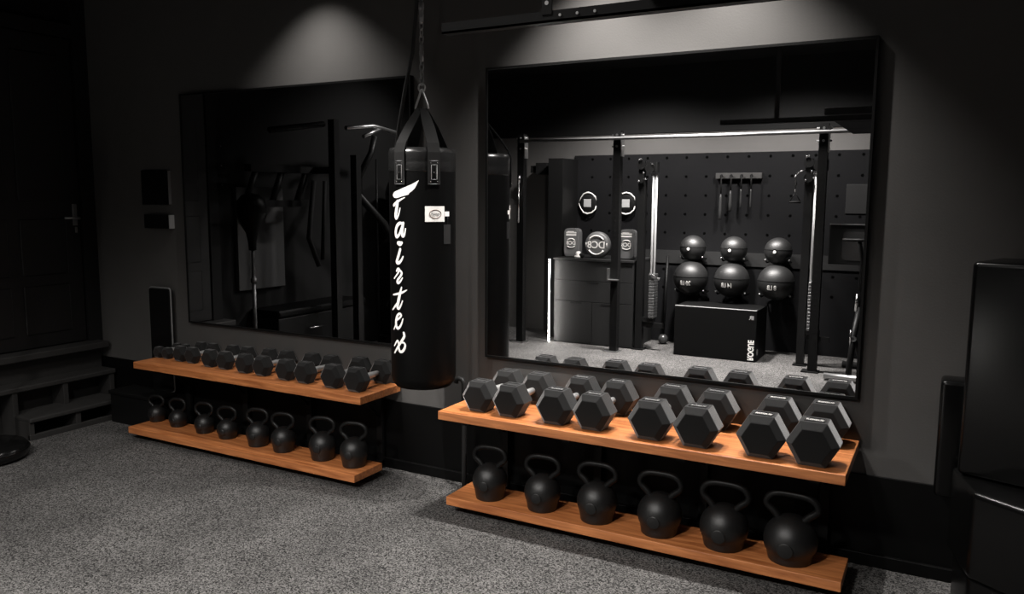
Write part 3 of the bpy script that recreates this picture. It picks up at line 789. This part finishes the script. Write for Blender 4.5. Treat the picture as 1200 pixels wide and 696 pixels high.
# plyo box
pb = thing('plyo_box', 'black rectangular plyo box with white lettering on the floor under the balls', 'plyo box', (.155, -4.42, 0))
b = B(); bx(b, -.405, .405, -.25, .225, 0, .503, bev=.006); obj('box_body', b, mat('plyo_black', (.004, .004, .004), .5, spec=.1), pb)
b = B(); bx(b, -.40, .40, .20, .2255, .500, .5045); obj('top_edge', b, mat('lit_edge', (.3, .3, .3), .5), pb, 'pale top edge with the light painted in')  # pale strip stands for light catching the top of the box
text_mesh('side_lettering', 'ROGUE', .075, WHITE, pb, M_((.355, .2255, .115), (0, 0, 1), (1, 0, 0)), .0006, sx=.78, bold=.003)
text_mesh('corner_mark', 'IR', .055, mat('plyo_mark', (.4, .4, .4), .5), pb, M_((.355, .2255, .43), (-1, 0, 0), (0, 0, 1)), .0006, bold=.0008)
b = B(); lathe(b, [(.032, 0), (.030, .002)], c=(.405, .15, .09), n=20, axis='X'); obj('side_mark', b, GREYP, pb)

# steel mace
t = thing('steel_mace', 'steel mace standing head-down against the wall beside the plyo box', 'mace', (-.53, -4.72, 0))
b = B(); sph(b, (0, 0, .055), .055, 20); obj('mace_head', b, mat('mace_iron', (.1, .1, .1), .25, .6), t)
b = B(); tube(b, [(0, 0, .10), (-.005, -.10, .95)], .015, 10); obj('shaft', b, BLK, t)

# rope rack
t = thing('rope_holder', 'pale grey wooden peg rail on the panelled wall above the balls', 'rail', (.178, YB + .02, 1.775))
b = B(); bx(b, -.235, .235, 0, .05, 0, .058, bev=.003); obj('board', b, mat('pale_grey_rail', (.024, .023, .022), .6), t)
for x_ in (-.165, -.065, .04, .14):
    b = B(); tube(b, [(x_, .05, .03), (x_, .075, .03), (x_, .08, .045)], .008, 8); obj('peg', b, BLK, t)
for i, (x_, ln, th) in enumerate(((.013, .45, .019), (.113, .36, .018), (.218, .32, .010), (.318, .32, .009))):
    t = thing('jump_rope', f'dark jump rope hanging from the peg rail, {ORD[i]} of four from the pads side', 'jump rope', (x_, YB + .105, 1.80), 0, 'jump ropes on the peg rail')
    b = B(); tube(b, [(0, 0, .01), (0, 0, -ln * .42)], .007, 8); tube(b, [(.012 * math.cos(2 * PI * k / 12), 0, -.0 + .014 * math.sin(2 * PI * k / 12)) for k in range(12)], .005, 6, closed=True); obj('cord', b, RUBD, t)
    b = B(); tube(b, [(0, 0, -ln * .40), (0, 0, -ln * .5), (0, 0, -ln * .8), (0, 0, -ln * .97), (0, 0, -ln)], [.006, th * .8, th, th * .85, th * .3], 12); obj('grip', b, mat('grip_grey', (.02, .02, .02), .5) if i == 0 else bpy.data.materials['grip_grey'], t)

# wall-mounted screen and notice panel near the right end
t = thing('wall_monitor', 'black monitor on the panelled wall behind the bike', 'screen', (1.42, -4.52, .96))
b = B(); bx(b, -.29, .40, -.03, .03, 0, .37, bev=.008); obj('bezel', b, BLK, t)
b = B(); prism(b, [(x + .07, z) for x, z in rrect(.24, .04, .31, .045)], .031, .034); obj('screen_face', b, mat('screen_grey', (.02, .02, .02), .25), t)
b = B(); bx(b, -.29, .42, -.03, .045, .372, .38); obj('top_ledge', b, STEEL, t)
b = B(); bx(b, -.1, .1, -.36, -.03, .1, .2); obj('wall_arm', b, BLK, t)
t = thing('notice_board', 'plain grey panel on the wall above the monitor', 'panel', (1.38, YB + .02, 1.43))
b = B(); bx(b, -.165, .25, 0, .012, 0, .285, bev=.003); obj('panel_face', b, mat('notice_grey', (.02, .02, .02), .5, spec=.1), t)
t = thing('wall_shelf_box', 'flat black box mounted high on the wall beyond the locker', 'box', (-1.98, YB, 1.83))
b = B(); bx(b, -.16, .13, 0, .25, .02, .10, bev=.004); bx(b, -.08, .06, .02, .28, 0, .13, bev=.004); obj('housing', b, RUBD, t)

# exercise bike at the right end of the reflection
bk = thing('exercise_bike', 'black exercise bike with steel floor bars in front of the panelled wall', 'exercise bike', (1.6, -3.98, 0))
b = B(); tube(b, [(-.36, .23, .035), (.30, .23, .035)], .03, 12); obj('front_foot_bar', b, STEEL, bk)
b = B(); tube(b, [(-.28, -.40, .035), (.30, -.40, .035)], .03, 12); obj('rear_foot_bar', b, BLK, bk)
b = B()
tube(b, [(-.165, .22, .05), (-.155, .05, .38), (-.13, -.05, .62)], .026, 8); tube(b, [(-.15, .1, .36), (-.1, -.38, .06)], .026, 8); tube(b, [(-.13, -.05, .6), (.1, -.1, .62), (.12, -.1, .9)], .024, 8)
obj('frame', b, BLK, bk)
b = B(); lathe(b, [(.20, -.02), (.23, -.02), (.23, .02), (.20, .02)], c=(.12, .0, .33), n=36, axis='X'); obj('flywheel', b, BLK, bk)
b = B(); tube(b, [(-.15, .06, .60), (-.14, .06, .75)], .016, 8); tube(b, [(-.175, .10, .30), (-.175, .10, .44)], .008, 6); obj('adjuster', b, CHROME, bk)
b = B(); tube(b, [(-.13, -.05, .6), (-.12, .05, 1.05), (-.15, .1, 1.22)], .018, 8); tube(b, [(-.28, .12, 1.22), (-.05, .12, 1.22), (.05, .0, 1.20)], .014, 8); obj('handlebar', b, BLK, bk)
b = B(); bx(b, .02, .26, -.22, -.02, .90, .96, bev=.025, seg=3); obj('saddle', b, LEATH, bk)

# battle rope coiled over the far rig upright
b = B(); pts = []
for k in range(90):
    a = k / 89
    pts.append((-2.10 + .03 * math.sin(a * 40), -3.98 + .03 * math.cos(a * 40), .02 + 1.95 * a))
tube(b, pts, .022, 8)
tag(obj('battle_rope', b, RUBD), 'thick black twisted rope hanging beside the leftmost rig upright', 'rope')

# ------------------------------------------------------------------ left wall (seen in the dark mirror)
t = thing('wall_board', 'plain pale grey board on the left wall behind the reflex ball', 'board', (XL, -1.635, .74))
b = B(); bx(b, 0, .04, -.275, .275, 0, .90, bev=.004); obj('board_face', b, TANP, t)
for i, z in enumerate((1.91, 1.75, 1.59)):
    t = thing('switch_box', f'small black square box on the left wall, {["top", "middle", "bottom"][i]} of the column of three', 'wall box', (XL, -1.21, z))
    b = B(); bx(b, 0, .04, -.055, .055, 0, .125, bev=.004); obj('housing', b, RUBD, t)
    b = B(); sph(b, (.042, 0, .065), .006, 8); obj('button', b, GREY, t)
t = thing('light_switch', 'pale wall switch on the left wall beside the black boxes', 'switch', (XL, -1.055, 1.78))
b = B(); bx(b, 0, .012, -.035, .035, 0, .085, bev=.003); obj('cover_plate', b, mat('switch_grey', (.3, .3, .3), .4), t)
b = B(); bx(b, .012, .018, -.012, .012, .025, .06, bev=.002); obj('rocker', b, GREY, t)
t = thing('thermostat', 'small dark wall control below the pale switch', 'wall control', (XL, -1.04, 1.59))
b = B(); bx(b, 0, .02, -.03, .03, 0, .1, bev=.003); obj('housing', b, RUBD, t)
t = thing('storage_bench', 'long low black storage bench along the left wall', 'bench', (-3.12, -1.95, 0))
b = B(); bx(b, -.17, .16, -.72, .45, 0, .50, bev=.01); obj('chest', b, BLK, t)
b = B(); bx(b, -.18, .18, -.73, .46, .505, .57, bev=.02, seg=3); obj('seat_pad', b, LEATH, t)
b = B(); tube(b, [(.17, .1, .38), (.21, .1, .38), (.21, -.1, .38), (.17, -.1, .38)], .008, 8); obj('grab_handle', b, CHROME, t)

pt_ = thing('power_tower', 'black pull-up tower against the left wall seen in the dark mirror', 'exercise tower', (-2.8, -2.25, 0))
for y, h in ((.17, 2.25), (-.13, 1.95)):
    b = B(); bx(b, -.035, .035, y - .035, y + .035, 0, h); obj('post', b, BLK, pt_)
b = B()
for z in (1.80, 1.50): bx(b, -.3, -.22, .2, .95, z - .03, z + .03)
for y in (.25, .55, .85): tube(b, [(-.26, y, 1.8), (-.26, y + .14, 1.5)], .03, 6)
bx(b, -.3, -.03, .14, .2, 1.77, 1.83)
obj('side_frame', b, BLK, pt_)
b = B(); tube(b, [(0, .0, 2.19), (0, -.4, 2.24), (0, -.78, 2.20)], .02, 8); tube(b, [(0, -.25, 2.13), (.0, -.5, 2.22)], .018, 8); obj('pull_up_arm', b, STEEL, pt_)
b = B(); tube(b, [(0, -.42, 2.14), (0, -.36, 1.98), (0, -.17, 1.75)], .03, 8); tube(b, [(0, -.1, 1.62), (0, -.55, 1.30), (0, -.7, 1.1)], .035, 8); tube(b, [(0, .95, 2.10), (0, .3, 2.2)], .025, 8); obj('diagonal_arm', b, BLK, pt_)
b = B(); bx(b, -.10, .40, -.5, -.43, 0, .06); bx(b, -.10, .40, .38, .45, 0, .06); bx(b, -.04, .04, -.45, .4, 0, .06); obj('base_frame', b, BLK, pt_)
b = B(); tube(b, [(0, .44, 1.7), (0, .52, 1.2), (0, .40, .95)], .022, 8); tube(b, [(0, .30, 1.7), (0, .35, 1.0)], .018, 8); obj('hanging_grip', b, RUBD, pt_)

rk = thing('ball_rack', 'tall black rack for exercise balls in the far left corner', 'rack', (-2.86, -3.38, 0))
b = B()
for sx_ in (-1, 1):
    for sy_ in (-1, 1): tube(b, [(sx_ * .27, sy_ * .27, 0), (sx_ * .27, sy_ * .27, 1.95)], .012, 8)
obj('poles', b, BLK, rk)
for z in (.03, .65, 1.27):
    b = B(); tube(b, [(.24 * math.cos(2 * PI * k / 28), .24 * math.sin(2 * PI * k / 28), z + .07) for k in range(28)], .01, 6, closed=True)
    for s in (-1, 1): tube(b, [(-.27, s * .27, z + .07), (.27, s * .27, z + .07)], .008, 6)
    for s in (-1, 1): tube(b, [(s * .27, -.27, z + .07), (s * .27, .27, z + .07)], .008, 6)
    obj('ring_shelf', b, BLK, rk)
for i, z in enumerate((.03, .65, 1.27)):
    b = B(); sph(b, (0, 0, .31), .295, 36)
    o = obj('exercise_ball', b, BLKG); o.location = (-2.86, -3.38, z - .0)
    tag(o, f'glossy black exercise ball on the {["bottom", "middle", "top"][i]} ring of the ball rack', 'exercise ball', 'exercise balls on the ball rack')
